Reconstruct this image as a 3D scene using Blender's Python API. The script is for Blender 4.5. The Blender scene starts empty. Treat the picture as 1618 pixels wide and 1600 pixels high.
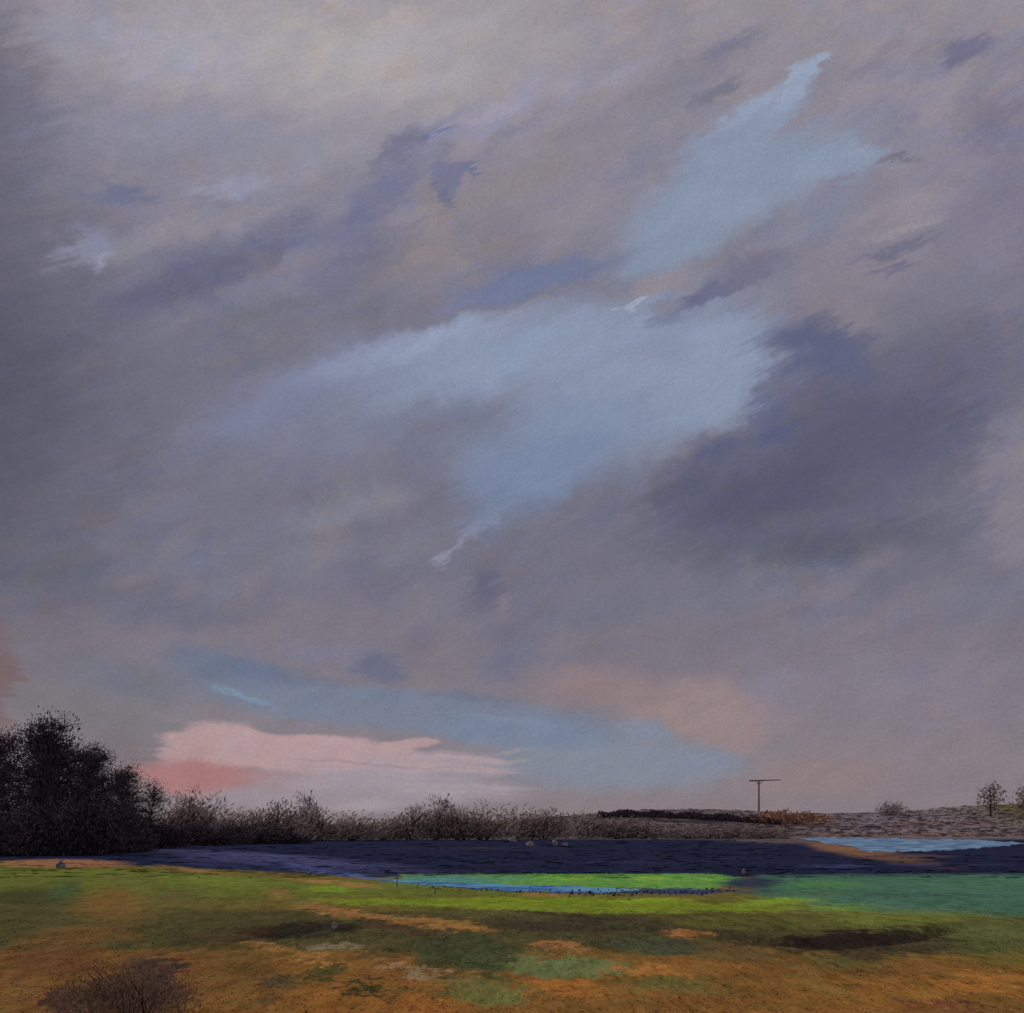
import bpy, math, random
import numpy as np
from mathutils import Vector, noise as mnoise

sc = bpy.context.scene
COL = sc.collection
R = math.radians

# ------------------------------------------------------------------ camera
W, H = 1618.0, 1600.0            # photograph size, used only to turn its pixels into directions
HORIZON = 1305.0
EYE = 3.0
FPX = 1953.0
cam_d = bpy.data.cameras.new('camera')
cam = bpy.data.objects.new('camera', cam_d); COL.objects.link(cam)
cam_d.sensor_fit = 'HORIZONTAL'; cam_d.sensor_width = 36.0
cam_d.lens = 36.0 * FPX / W
cam_d.shift_y = (HORIZON - H / 2) / W
cam_d.clip_start = 0.1; cam_d.clip_end = 20000
cam.location = (0, 0, EYE); cam.rotation_euler = (R(90), 0, 0)
sc.camera = cam

# ------------------------------------------------------------------ light and exposure
SUN_AZ, SUN_EL = R(-52), R(24)   # front left, low, veiled by cloud
sun_d = bpy.data.lights.new('sun', 'SUN'); sun = bpy.data.objects.new('sun', sun_d); COL.objects.link(sun)
sun_d.energy = 1.0; sun_d.angle = R(10); sun_d.color = (1.0, 0.90, 0.78)
sdir = Vector((math.sin(SUN_AZ) * math.cos(SUN_EL), math.cos(SUN_AZ) * math.cos(SUN_EL), math.sin(SUN_EL)))
sun.rotation_euler = sdir.to_track_quat('Z', 'Y').to_euler()
vs = sc.view_settings
vs.view_transform = 'Standard'; vs.look = 'None'; vs.gamma = 1.0; vs.exposure = 0.0; vs.use_curve_mapping = False
sc.cycles.max_bounces = 3; sc.cycles.diffuse_bounces = 1; sc.cycles.glossy_bounces = 2
sc.cycles.transparent_max_bounces = 4

def lin(c):
    return tuple(((v / 255) / 12.92 if v / 255 <= 0.04045 else ((v / 255 + 0.055) / 1.055) ** 2.4) for v in c)

# ------------------------------------------------------------------ node helpers
class NT:
    def __init__(s, tree): s.t = tree; s.n = tree.nodes; s.l = tree.links
    def new(s, kind, **kw):
        nd = s.n.new(kind)
        for k, v in kw.items(): setattr(nd, k, v)
        return nd
    def put(s, sock, v):
        if isinstance(v, bpy.types.NodeSocket): s.l.new(v, sock)
        else: sock.default_value = v
    def math(s, op, a, b=0.0, c=None, clamp=False):
        nd = s.new('ShaderNodeMath', operation=op, use_clamp=clamp)
        s.put(nd.inputs[0], a); s.put(nd.inputs[1], b)
        if c is not None: s.put(nd.inputs[2], c)
        return nd.outputs[0]
    def vmath(s, op, a, b=None, scale=None):
        nd = s.new('ShaderNodeVectorMath', operation=op)
        s.put(nd.inputs[0], a)
        if b is not None: s.put(nd.inputs[1], b)
        if scale is not None: s.put(nd.inputs['Scale'], scale)
        return nd.outputs['Value'] if op in ('LENGTH', 'DOT_PRODUCT') else nd.outputs[0]
    def mapping(s, v, loc=(0, 0, 0), rot=0.0, scale=(1, 1, 1), kind='TEXTURE'):
        nd = s.new('ShaderNodeMapping', vector_type=kind)
        s.put(nd.inputs['Vector'], v)
        nd.inputs['Location'].default_value = loc; nd.inputs['Rotation'].default_value = (0, 0, rot); nd.inputs['Scale'].default_value = scale
        return nd.outputs[0]
    def noise(s, v, scale, detail=3.0, rough=0.55, color=False):
        nd = s.new('ShaderNodeTexNoise')
        s.put(nd.inputs['Vector'], v); nd.inputs['Scale'].default_value = scale
        nd.inputs['Detail'].default_value = detail; nd.inputs['Roughness'].default_value = rough
        return nd.outputs['Color'] if color else nd.outputs['Fac']
    def rng(s, v, a, b, c=0.0, d=1.0, smooth=True):
        nd = s.new('ShaderNodeMapRange')
        nd.interpolation_type = 'SMOOTHSTEP' if smooth else 'LINEAR'
        s.put(nd.inputs[0], v); nd.inputs[1].default_value = a; nd.inputs[2].default_value = b
        s.put(nd.inputs[3], c); s.put(nd.inputs[4], d)
        return nd.outputs[0]
    def mix(s, f, a, b, blend='MIX'):
        nd = s.new('ShaderNodeMix', data_type='RGBA', blend_type=blend)
        s.put(nd.inputs[0], f)
        for sk, v in ((nd.inputs[6], a), (nd.inputs[7], b)):
            if isinstance(v, tuple): v = tuple(v)[:3] + (1.0,)
            s.put(sk, v)
        return nd.outputs[2]
    def ramp(s, f, stops):
        nd = s.new('ShaderNodeValToRGB'); s.put(nd.inputs[0], f)
        el = nd.color_ramp.elements
        while len(el) < len(stops): el.new(0.5)
        for e, (p, c) in zip(el, stops): e.position = p; e.color = tuple(c)[:3] + (1,)
        return nd.outputs[0]

# ------------------------------------------------------------------ sky: Nishita sky seen through painted-looking broken cloud
def sky_uv(px, py):
    X = (px - W / 2) / FPX; Z = (HORIZON - py) / FPX
    return math.atan(X) * FPX / 100, Z / math.sqrt(1 + X * X) * FPX / 100      # azimuth, tan(elevation)

world = bpy.data.worlds.new('World'); sc.world = world; world.use_nodes = True
wn = NT(world.node_tree); wn.n.clear()
geo = wn.new('ShaderNodeTexCoord')
dirv = geo.outputs['Generated']
sep = wn.new('ShaderNodeSeparateXYZ'); wn.l.new(dirv, sep.inputs[0])
dx, dy, dz = sep.outputs
az = wn.math('ARCTAN2', dx, dy)
hyp = wn.math('SQRT', wn.math('ADD', wn.math('MULTIPLY', dx, dx), wn.math('MULTIPLY', dy, dy)))
tel = wn.math('MINIMUM', wn.math('DIVIDE', dz, wn.math('MAXIMUM', hyp, 0.02)), 1.6)
U = wn.math('MULTIPLY', az, FPX / 100); V = wn.math('MULTIPLY', tel, FPX / 100)
cb = wn.new('ShaderNodeCombineXYZ'); wn.l.new(U, cb.inputs[0]); wn.l.new(V, cb.inputs[1])
P0 = cb.outputs[0]
# the wind draws the upper cloud up to the right, the low cloud almost level
low = wn.rng(V, 2.6, 3.8, 1.0, 0.0)
pu = wn.mapping(P0, rot=R(24), scale=(1, 1, 1)); pl = wn.mapping(P0, rot=R(-4), scale=(1, 1, 1))
PS = pu
big = wn.vmath('SUBTRACT', wn.noise(P0, 0.9, 4.0, 0.6, True), (0.5, 0.5, 0.5))
def streaks(k, sc):
    f = [wn.noise(wn.vmath('MULTIPLY', q, sc), 1.0, 4.0, 0.66) for q in (pu, pl)]
    m = wn.new('ShaderNodeMix', data_type='FLOAT'); wn.put(m.inputs[0], low); wn.put(m.inputs[2], f[0]); wn.put(m.inputs[3], f[1])
    return wn.math('SUBTRACT', m.outputs[0], 0.5)
stk = streaks(0, (0.7, 5.0, 1.0)); fin = streaks(1, (2.2, 15.0, 1.0))
amp_x = wn.math('ADD', wn.math('MULTIPLY', stk, 1.15), wn.math('MULTIPLY', fin, 0.4))
dab = wn.vmath('MULTIPLY', wn.vmath('SUBTRACT', wn.noise(P0, 3.2, 4.0, 0.62, True), (0.5, 0.5, 0.5)), (0.42, 0.34, 0.0))
wx = wn.new('ShaderNodeCombineXYZ'); wn.l.new(amp_x, wx.inputs[0]); wn.l.new(wn.math('MULTIPLY', amp_x, wn.rng(V, 2.6, 3.8, -0.05, 0.42)), wx.inputs[1])
bigv = wn.vmath('MULTIPLY', big, (0.9, 0.7, 0.0))
lowsc = wn.rng(V, 1.5, 3.5, 0.35, 1.0)
PW = wn.vmath('ADD', wn.vmath('ADD', P0, wn.vmath('SCALE', wn.vmath('ADD', bigv, dab), scale=lowsc)), wx.outputs[0])

vn = wn.math('DIVIDE', V, 13.05)      # 0 at the horizon, 1 at the top of the view
def vp(py): return (HORIZON - py) / 1305.0
col = wn.ramp(vn, [(vp(1305), lin((132, 120, 126))), (vp(1200), lin((132, 122, 130))), (vp(1050), lin((122, 114, 125))),
                   (vp(900), lin((114, 111, 126))), (vp(600), lin((113, 111, 127))), (vp(300), lin((135, 131, 145))), (vp(0), lin((150, 143, 150)))])
CLOUDS = [  # x, y, half length, half width, tilt, colour, cover, softness
 (-60, 620, 360, 640, 0, (74, 72, 88), .85, 1), (-70, 150, 190, 330, 0, (92, 90, 106), .75, 1),
 (560, 80, 520, 190, 4, (177, 171, 171), .80, 1), (270, 80, 220, 110, 0, (163, 162, 176), .6, 1), (100, 60, 90, 70, 0, (149, 150, 167), .5, 1), (130, 90, 110, 40, 20, (151, 145, 145), .5, 1),
 (1370, 260, 360, 320, 0, (139, 134, 147), .5, 1), (1620, 330, 150, 280, 0, (124, 117, 138), .6, 1),
 (330, 220, 320, 60, 6, (138, 140, 159), .6, 1), (520, 240, 300, 60, 18, (150, 148, 158), .55, 1), (180, 308, 90, 24, 5, (104, 108, 134), .8, .9), (60, 190, 90, 60, 0, (104, 104, 124), .6, 1),
 (380, 295, 80, 22, 10, (150, 152, 172), .7, .9), (300, 360, 260, 34, 22, (144, 141, 152), .65, .9),
 (300, 440, 260, 48, 30, (92, 93, 120), .8, .9), (430, 380, 120, 40, 25, (104, 106, 134), .7, .9), (590, 330, 200, 46, 48, (110, 112, 142), .75, .9), (560, 430, 130, 50, 30, (104, 104, 130), .6, .9),
 (650, 230, 150, 22, 36, (108, 108, 136), .7, .8), (140, 385, 60, 36, 25, (134, 137, 160), .75, .8), (158, 406, 40, 9, 30, (150, 153, 176), .7, 1),
 (400, 420, 40, 90, -10, (120, 118, 131), .6, .9), (350, 540, 60, 80, -10, (114, 112, 125), .6, 1),
 (850, 270, 260, 60, 24, (141, 133, 135), .75, .9), (690, 330, 60, 60, 40, (138, 131, 133), .7, .8), (700, 400, 200, 60, 22, (134, 127, 130), .75, .9), (880, 360, 120, 50, 15, (141, 134, 143), .6, .9),
 (420, 500, 220, 40, 20, (110, 110, 125), .6, 1), (560, 500, 100, 30, 20, (108, 108, 121), .6, .9),
 (712, 275, 42, 50, 0, (112, 113, 142), .85, .6), (752, 268, 36, 12, -20, (108, 112, 144), .8, .6), (705, 318, 16, 26, 20, (106, 108, 136), .7, .7),
 (800, 165, 190, 34, 18, (152, 150, 170), .8, .9), (740, 205, 90, 20, 22, (138, 140, 168), .75, .8), (690, 215, 34, 14, 40, (106, 110, 142), .8, .8),
 (1090, 120, 150, 50, 28, (124, 122, 135), .75, .9), (1150, 75, 100, 24, 12, (116, 114, 134), .6, .9), (1130, 150, 60, 20, 30, (108, 108, 124), .7, .8), (960, 130, 120, 24, 25, (152, 152, 172), .55, .9),
 (1520, 75, 55, 28, 0, (110, 110, 140), .85, .6), (1400, 90, 70, 22, 35, (124, 120, 140), .6, .9), (1570, 190, 70, 60, 0, (118, 114, 138), .55, .9),
 (1000, 200, 170, 40, 22, (136, 133, 147), .7, .9), (1060, 240, 120, 44, 24, (130, 128, 143), .7, .9), (1420, 190, 100, 60, 10, (136, 134, 151), .5, 1),
 # the opening in the upper right
 (1215, 268, 200, 78, 14, (135, 146, 168), .96, .65), (1105, 335, 180, 86, 22, (136, 148, 170), .96, .65), (1045, 400, 120, 58, 10, (133, 145, 167), .95, .7), (1150, 225, 110, 60, 24, (137, 147, 170), .95, .65),
 (1195, 190, 120, 42, 26, (139, 150, 173), .95, .6), (1180, 168, 100, 18, 28, (148, 159, 181), .85, .8), (1270, 120, 62, 16, 38, (154, 167, 190), .92, .5), (1250, 150, 60, 20, 34, (146, 158, 182), .85, .6),
 (1320, 258, 86, 36, -6, (138, 151, 172), .9, .5), (1290, 335, 110, 44, 26, (123, 131, 155), .75, 1), (1180, 215, 90, 14, 4, (134, 138, 160), .4, .9),
 (1415, 262, 50, 11, -4, (104, 105, 122), .75, 1), (1420, 240, 60, 20, 10, (138, 134, 149), .5, .9),
 # warm cloud between the openings
 (930, 330, 90, 40, 25, (140, 135, 146), .8, .8), (960, 400, 60, 40, 60, (134, 131, 145), .75, .8), (1430, 340, 110, 36, 10, (150, 140, 147), .7, .9), (1370, 430, 190, 56, 6, (137, 129, 140), .75, .9), (1320, 500, 120, 40, -15, (134, 126, 136), .8, .8),
 (1420, 395, 90, 12, 10, (108, 106, 128), .75, .8), (1410, 425, 60, 10, 4, (104, 103, 132), .7, .8), (1430, 365, 90, 10, 8, (156, 148, 151), .6, .8), (1560, 400, 80, 60, 0, (132, 128, 147), .5, 1),
 # the long opening through the middle
 (540, 690, 260, 84, 16, (124, 126, 147), .85, 1), (850, 555, 480, 92, 13, (139, 152, 177), .96, .8), (1010, 620, 270, 104, 6, (141, 151, 174), .96, .7), (1120, 610, 110, 80, 20, (138, 151, 173), .92, .5),
 (900, 690, 290, 100, 10, (127, 140, 166), .92, .8), (800, 780, 140, 80, 30, (116, 129, 156), .9, .9), (850, 740, 160, 60, 10, (120, 134, 164), .8, .7),
 (1150, 528, 120, 58, 8, (140, 153, 176), .95, .7), (430, 645, 200, 56, 20, (123, 127, 153), .85, .9), (560, 580, 190, 50, 18, (130, 136, 163), .85, .9),
 (700, 535, 240, 34, 18, (150, 161, 187), .75, .9), (640, 665, 190, 24, 14, (120, 123, 147), .7, 1), (740, 655, 70, 20, 5, (116, 120, 146), .6, 1),
 (850, 440, 190, 34, 14, (108, 118, 150), .88, .7), (760, 470, 130, 24, 16, (116, 122, 152), .7, .8), (1120, 462, 130, 18, 18, (104, 107, 136), .92, .6), (1050, 500, 60, 18, 5, (112, 122, 150), .7, .8),
 (1030, 452, 85, 26, 14, (144, 136, 145), .9, .6), (1060, 485, 60, 14, 16, (134, 130, 145), .8, .7), (985, 482, 34, 9, 10, (164, 171, 190), .85, .6), (1190, 425, 100, 30, 20, (114, 111, 132), .85, .8),
 # dark cloud at the right
 (1370, 690, 300, 170, 16, (90, 90, 112), .95, .8), (1190, 790, 250, 84, 14, (84, 84, 106), .95, .85),
 (1290, 560, 140, 56, -28, (93, 97, 126), .85, .95), (1215, 635, 84, 66, 40, (95, 98, 126), .85, .95), (1135, 718, 130, 38, 22, (88, 91, 119), .8, 1), (1090, 772, 110, 32, 16, (88, 89, 112), .7, 1),
 (1300, 860, 330, 60, 2, (89, 89, 106), .92, 1), (1480, 570, 160, 70, 15, (104, 100, 120), .7, .9), (1560, 620, 70, 60, 0, (108, 108, 127), .6, .9),
 (1370, 760, 80, 70, 0, (96, 96, 114), .6, .9), (1220, 690, 60, 26, 20, (86, 90, 124), .6, .8), (1030, 705, 90, 26, 14, (124, 123, 135), .85, .7), (960, 810, 110, 40, 20, (106, 108, 127), .75, .9),
 (1620, 770, 80, 170, 0, (130, 125, 138), .9, .6), (1590, 690, 60, 20, 5, (126, 122, 135), .7, .8), (1590, 870, 90, 40, 0, (126, 122, 137), .7, .8),
 # lower mauve cloud
 (1420, 1080, 380, 120, 0, (131, 122, 134), .8, 1), (1560, 950, 180, 60, 0, (118, 117, 134), .6, 1), (1200, 930, 240, 40, 2, (114, 113, 127), .7, .9), (1300, 980, 160, 40, 0, (122, 118, 131), .6, 1),
 (1110, 1120, 170, 60, -6, (150, 129, 130), .85, .6), (1140, 1165, 90, 36, -10, (148, 128, 130), .85, .6), (950, 1085, 140, 48, 0, (140, 121, 125), .85, .7), (1220, 1090, 60, 70, 0, (130, 124, 141), .7, .9), (1430, 1060, 90, 30, 0, (118, 114, 136), .4, 1),
 (550, 800, 150, 44, 20, (130, 128, 138), .8, .9), (490, 880, 110, 50, 15, (126, 122, 132), .7, .9), (640, 860, 120, 40, 20, (122, 120, 133), .6, .9), (752, 835, 80, 17, 40, (136, 138, 163), .8, 1), (722, 868, 60, 9, 42, (142, 143, 166), .7, 1),
 (330, 720, 130, 70, 20, (110, 113, 133), .5, 1), (330, 870, 200, 80, 0, (112, 113, 130), .6, 1),
 (680, 950, 100, 56, 20, (120, 116, 129), .75, .8), (760, 930, 36, 60, -40, (98, 97, 118), .8, .8), (830, 990, 110, 60, 40, (106, 105, 126), .6, .9), (960, 960, 160, 60, 0, (110, 111, 126), .6, 1), (560, 900, 70, 30, 20, (108, 106, 128), .6, .9), (620, 920, 60, 30, 0, (108, 104, 124), .6, .9),
 (430, 975, 160, 44, -4, (124, 118, 127), .8, .8), (400, 1000, 60, 24, 0, (132, 118, 123), .6, .9), (530, 1030, 150, 26, -4, (120, 118, 139), .7, .8), (600, 1055, 60, 36, 0, (98, 101, 126), .85, .7), (700, 1040, 90, 40, 0, (122, 112, 122), .6, .9), (800, 1050, 90, 40, 30, (104, 108, 134), .6, .9),
 (280, 960, 260, 50, -4, (96, 99, 119), .65, 1), (60, 900, 160, 60, 0, (90, 93, 109), .5, 1),
 # low band of blue under the cloud
 (380, 1056, 180, 40, -10, (97, 109, 134), .92, .85), (430, 1090, 250, 46, -8, (102, 111, 134), .92, .8), (200, 1075, 190, 50, -8, (108, 108, 120), .85, .8), (150, 1130, 190, 60, -10, (112, 109, 117), .85, .8), (190, 1070, 90, 24, -20, (104, 108, 126), .7, .9),
 (660, 1125, 420, 44, -5, (115, 123, 144), .95, .45), (960, 1205, 275, 60, -2, (126, 133, 150), .96, .6), (820, 1160, 200, 34, -3, (116, 128, 152), .9, .6), (1020, 1152, 60, 26, 0, (125, 134, 153), .9, .7), (1130, 1207, 80, 28, -4, (125, 132, 150), .85, .7),
 (370, 1096, 95, 8, -17, (118, 141, 164), .9, 1), (800, 1136, 150, 8, -5, (118, 134, 156), .7, .8), (740, 1100, 120, 12, -6, (98, 106, 130), .5, .9), (-10, 1080, 40, 150, 0, (114, 89, 93), .85, .7),
 (1310, 1230, 190, 46, 0, (142, 123, 126), .7, .8), (1500, 1240, 200, 50, 0, (131, 119, 129), .6, 1),
 # the pink light low in the west
 (190, 1185, 80, 40, -20, (114, 106, 113), .9, .6), (345, 1178, 104, 42, 0, (176, 147, 150), .97, .3), (560, 1193, 180, 30, -6, (173, 147, 151), .95, .4), (470, 1190, 160, 34, -4, (174, 147, 152), .95, .3), (680, 1207, 160, 26, -4, (166, 148, 156), .85, .5),
 (300, 1196, 60, 22, 10, (168, 136, 142), .7, .6), (320, 1230, 130, 36, -4, (162, 112, 116), .96, .5), (420, 1230, 100, 24, -6, (158, 118, 124), .7, .8), (620, 1240, 260, 36, -3, (158, 146, 156), .92, .6), (500, 1262, 260, 30, 0, (150, 138, 148), .9, .7),
 (640, 1178, 60, 11, 8, (178, 149, 151), .9, .4), (770, 1203, 90, 5, -2, (168, 153, 160), .7, 1), (800, 1190, 60, 3, 6, (160, 150, 160), .6, 1), (740, 1212, 110, 3, -2, (170, 154, 160), .6, 1), (780, 1243, 100, 6, -2, (160, 153, 163), .7, 1), (720, 1225, 110, 5, -3, (134, 138, 154), .6, .8), (640, 1212, 160, 4, -5, (150, 136, 146), .5, .8), (470, 1166, 190, 10, -5, (180, 151, 154), .6, .8), (560, 1205, 200, 3, -4, (150, 132, 140), .5, .9), (700, 1196, 140, 3, -3, (178, 154, 158), .7, .9), (730, 1218, 130, 3, -2, (172, 155, 160), .6, .9), (690, 1232, 150, 3, -3, (140, 136, 150), .6, .9), (720, 1250, 140, 3, -2, (164, 152, 160), .6, .9), (620, 1256, 160, 3, -2, (146, 140, 150), .5, .9), (800, 1212, 70, 3, -2, (138, 140, 156), .7, .9), (590, 1275, 80, 16, 0, (168, 158, 166), .6, .9),
]
n1 = wn.noise(wn.vmath('MULTIPLY', PS, (1.0, 1.9, 1.0)), 1.4, 6.0, 0.66)
n2 = wn.noise(wn.vmath('MULTIPLY', PS, (4.0, 9.0, 1.0)), 1.6, 4.0, 0.7)
n3 = wn.noise(P0, 22.0, 3.0, 0.8)
dabbed = wn.vmath('SCALE', dab, scale=2.5)
wmask = wn.rng(wn.noise(wn.vmath('ADD', wn.vmath('MULTIPLY', PS, (1.0, 1.5, 1.0)), dabbed), 1.7, 4.0, 0.58), 0.38, 0.62)
mot = wn.rng(wn.noise(wn.vmath('ADD', wn.vmath('MULTIPLY', PS, (1.0, 1.8, 1.0)), dabbed), 0.95, 4.0, 0.62), 0.42, 0.58, 0.955, 1.045)
patchy = wn.rng(wn.noise(P0, 0.42, 2.0, 0.5), 0.38, 0.62, 0.25, 1.0)
def lay_clouds(col, PW, clouds):
    for k, (x, y, rx, ry, ang, c, op, soft) in enumerate(clouds):
        if k % 20 == 19: PW = wn.vmath('ADD', PW, wn.vmath('SCALE', col, scale=1e-5))     # keeps the node chain short enough for the shader stack
        u, v = sky_uv(x, y)
        m = wn.mapping(PW, (u, v, 0), R(ang), (rx / 100, ry / 100, 1))
        f = wn.rng(wn.vmath('LENGTH', m), 1.0, 1.0 - soft, 0.0, op)
        col = wn.mix(f, col, lin(c))
    return col, PW
OPEN = [k for k, c in enumerate(CLOUDS) if c[:2] == (1215, 268)][0]
LATE = [k for k, c in enumerate(CLOUDS) if c[:2] == (1370, 690)][0]
col, PW = lay_clouds(col, PW, CLOUDS[:OPEN] + CLOUDS[LATE:])
upper = wn.math('MULTIPLY', wn.rng(V, 1.2, 4.0, 0.35, 1.0), patchy)
col = wn.mix(upper, col, wn.mix(1.0, col, wn.mix(wmask, (0.935, 0.97, 1.045), (1.06, 1.015, 0.955)), 'MULTIPLY'))
col = wn.mix(upper, col, wn.vmath('SCALE', col, scale=mot))
PW = wn.vmath('ADD', PW, wn.vmath('SCALE', col, scale=1e-5))
col, PW = lay_clouds(col, PW, CLOUDS[OPEN:LATE] + [c for c in CLOUDS[LATE:] if c[0] in (1290, 1210, 1130, 1090) and c[1] < 780])
val = wn.math('ADD', 1.0, wn.math('ADD', wn.math('MULTIPLY', wn.math('SUBTRACT', n1, 0.5), 0.30),
      wn.math('ADD', wn.math('MULTIPLY', wn.math('SUBTRACT', n2, 0.5), 0.13), wn.math('MULTIPLY', wn.math('SUBTRACT', n3, 0.5), 0.5))))
cloud = wn.vmath('SCALE', col, scale=wn.math('MULTIPLY', val, 10.0))
skyt = wn.new('ShaderNodeTexSky', sky_type='NISHITA'); skyt.sun_disc = False
skyt.sun_elevation = SUN_EL; skyt.sun_rotation = SUN_AZ
bgc = wn.mix(0.97, skyt.outputs[0], cloud)
bg = wn.new('ShaderNodeBackground'); wn.l.new(bgc, bg.inputs['Color']); bg.inputs['Strength'].default_value = 0.1
out = wn.new('ShaderNodeOutputWorld'); wn.l.new(bg.outputs[0], out.inputs[0])
world.cycles.sampling_method = 'MANUAL'; world.cycles.sample_map_resolution = 512

# ------------------------------------------------------------------ terrain
RIDGE_D, RIDGE_S = 520.0, 75.0
_rp = np.array([-400, 560, 700, 780, 900, 1000, 1100, 1160, 1250, 1350, 1450, 1540, 1618, 2000], float)
_rh = np.array([1304, 1303, 1301, 1297, 1289, 1281, 1277, 1277, 1281, 1282, 1279, 1274, 1272, 1268], float)
DITCH = [((1195, 1488), (1300, 1492), 0.5), ((1300, 1492), (1420, 1480), 0.55), ((1420, 1480), (1515, 1462), 0.45)]
def flat_at(px, py):
    D = EYE * FPX / (py - HORIZON); return ((px - W / 2) / FPX * D, D)
_dit = [(flat_at(*a), flat_at(*b), w) for a, b, w in DITCH]
def height(x, y):
    x = np.asarray(x, float); y = np.asarray(y, float)
    z = np.zeros_like(x)
    near = np.clip((48 - y) / 25, 0, 1)
    z = z + near * 0.05 * (np.sin(x * 1.1 + 0.7 * np.sin(y * 0.5)) * np.sin(y * 0.62 + 1.3) + 0.5 * np.sin(x * 2.9 + y * 1.3) * np.sin(y * 1.7 - x * .6))
    px = W / 2 + x / np.maximum(y, 1) * FPX
    hr = (HORIZON - np.interp(px, _rp, _rh)) / FPX * RIDGE_D + EYE
    wob = 1 + 0.10 * np.sin(x * 0.031 + 1) * np.sin(x * 0.013)
    up = np.exp(-((y - RIDGE_D) / RIDGE_S) ** 2)
    z = z + np.where(y > 250, hr * up * wob, 0)
    for a, b, w in _dit:
        ax, ay = a; bx, by = b
        t = np.clip(((x - ax) * (bx - ax) + (y - ay) * (by - ay)) / ((bx - ax) ** 2 + (by - ay) ** 2), 0, 1)
        d = np.hypot(x - ax - t * (bx - ax), (y - ay - t * (by - ay)) * 0.8)
        z = z - 0.22 * np.exp(-(d / w) ** 2)
    return z
def hz(x, y): return float(height(x, y))
def at(px, py):
    """the point of the ground seen at this pixel of the photograph"""
    X = (px - W / 2) / FPX; Z = (HORIZON - py) / FPX
    d = np.geomspace(8, 900, 3000)
    g = EYE + Z * d - height(X * d, d)
    k = np.argmax(g < 0)
    if g[k] >= 0: return X * 520, 520.0
    return X * d[k], d[k]

def tag(o, label=None, cat=None, group=None, kind=None):
    if label: o['label'] = label
    if cat: o['category'] = cat
    if group: o['group'] = group
    if kind: o['kind'] = kind
    return o
def mesh_obj(name, verts, faces, mat, parent=None, smooth=False):
    me = bpy.data.meshes.new(name)
    me.from_pydata([tuple(v) for v in verts], [], [tuple(f) for f in faces]); me.update()
    if smooth: me.polygons.foreach_set('use_smooth', [True] * len(me.polygons))
    me.materials.append(mat)
    o = bpy.data.objects.new(name, me); COL.objects.link(o)
    if parent: o.parent = parent
    return o
def empty(name, loc, rz=0.0, sx=1.0, sz=1.0):
    o = bpy.data.objects.new(name, None); COL.objects.link(o)
    o.location = loc; o.rotation_euler = (0, 0, rz); o.scale = (sx, sx, sz); o.empty_display_size = 0.5
    return o

def new_mat(name):
    m = bpy.data.materials.new(name); m.use_nodes = True
    t = NT(m.node_tree); t.n.clear()
    o = t.new('ShaderNodeOutputMaterial'); b = t.new('ShaderNodeBsdfPrincipled'); t.l.new(b.outputs[0], o.inputs[0])
    b.inputs['Roughness'].default_value = 0.9; b.inputs['Specular IOR Level'].default_value = 0.1
    return m, t, b

# ------------------------------------------------------------------ ground material: turf, dead grass, peat and crop in their own patches, haze tinting the far slope
EXPO = 1 / 0.37           # colour under this sky and sun -> surface colour
def alb(c): return tuple(min(0.85, v * EXPO) for v in lin(c))
gm, gt, gb = new_mat('meadow_ground'); gb.inputs['Specular IOR Level'].default_value = 0.0
gp = gt.new('ShaderNodeNewGeometry').outputs['Position']
gflat = gt.vmath('MULTIPLY', gp, (1, 1, 0))
w1 = gt.vmath('SUBTRACT', gt.noise(gflat, 0.55, 4.0, 0.62, True), (0.5, 0.5, 0.5))
w2 = gt.vmath('SUBTRACT', gt.noise(gt.vmath('MULTIPLY', gflat, (1.0, 0.35, 1)), 2.6, 4.0, 0.7, True), (0.5, 0.5, 0.5))
w3 = gt.vmath('SUBTRACT', gt.noise(gflat, 0.035, 5.0, 0.62, True), (0.5, 0.5, 0.5))
gy = gt.new('ShaderNodeSeparateXYZ'); gt.l.new(gp, gy.inputs[0])
farf = gt.rng(gy.outputs[1], 90, 300, 0.0, 1.0, False)
GW = gt.vmath('ADD', gflat, gt.vmath('ADD', gt.vmath('MULTIPLY', w1, (1.3, 5.0, 0)), gt.vmath('MULTIPLY', w2, (1.5, 6.5, 0))))
GW = gt.vmath('ADD', GW, gt.vmath('SCALE', gt.vmath('MULTIPLY', w3, (26, 60, 0)), scale=farf))
FIELDS = [  # corners in the photograph, edge softness in pixels, colour, cover
 ([(-300, 1326), (1900, 1326), (1900, 1384), (640, 1386), (-300, 1346)], 5, (31, 34, 54), 1),  # dark navy band across the far flat ground
 ([(1190, 1383), (1900, 1379), (1900, 1452), (1420, 1446), (1190, 1414)], 7, (60, 92, 76), .97),
 ([(630, 1382), (1130, 1380), (1190, 1390), (1120, 1404), (800, 1402), (640, 1396)], 3, (84, 126, 60), 1),
 ([(-300, 1350), (640, 1396), (900, 1414), (1250, 1412), (1500, 1436), (1400, 1452), (-300, 1432)], 6, (84, 92, 42), 1),
 ([(480, 1394), (900, 1415), (1180, 1411), (1290, 1420), (1260, 1438), (900, 1442), (480, 1424)], 6, (98, 114, 36), .95),
 ([(-300, 1424), (900, 1440), (1900, 1446), (1900, 1508), (-300, 1500)], 14, (66, 63, 40), .95),
 ([(-300, 1500), (1900, 1512), (1900, 1680), (-300, 1680)], 24, (106, 76, 40), .95),
 ([(1175, 1487), (1528, 1455), (1490, 1478), (1390, 1496), (1250, 1500)], 6, (38, 31, 28), .95),
 ([(800, 1436), (1010, 1452), (1220, 1478), (1190, 1486), (960, 1466), (810, 1450)], 6, (48, 44, 34), .8),
]
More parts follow.
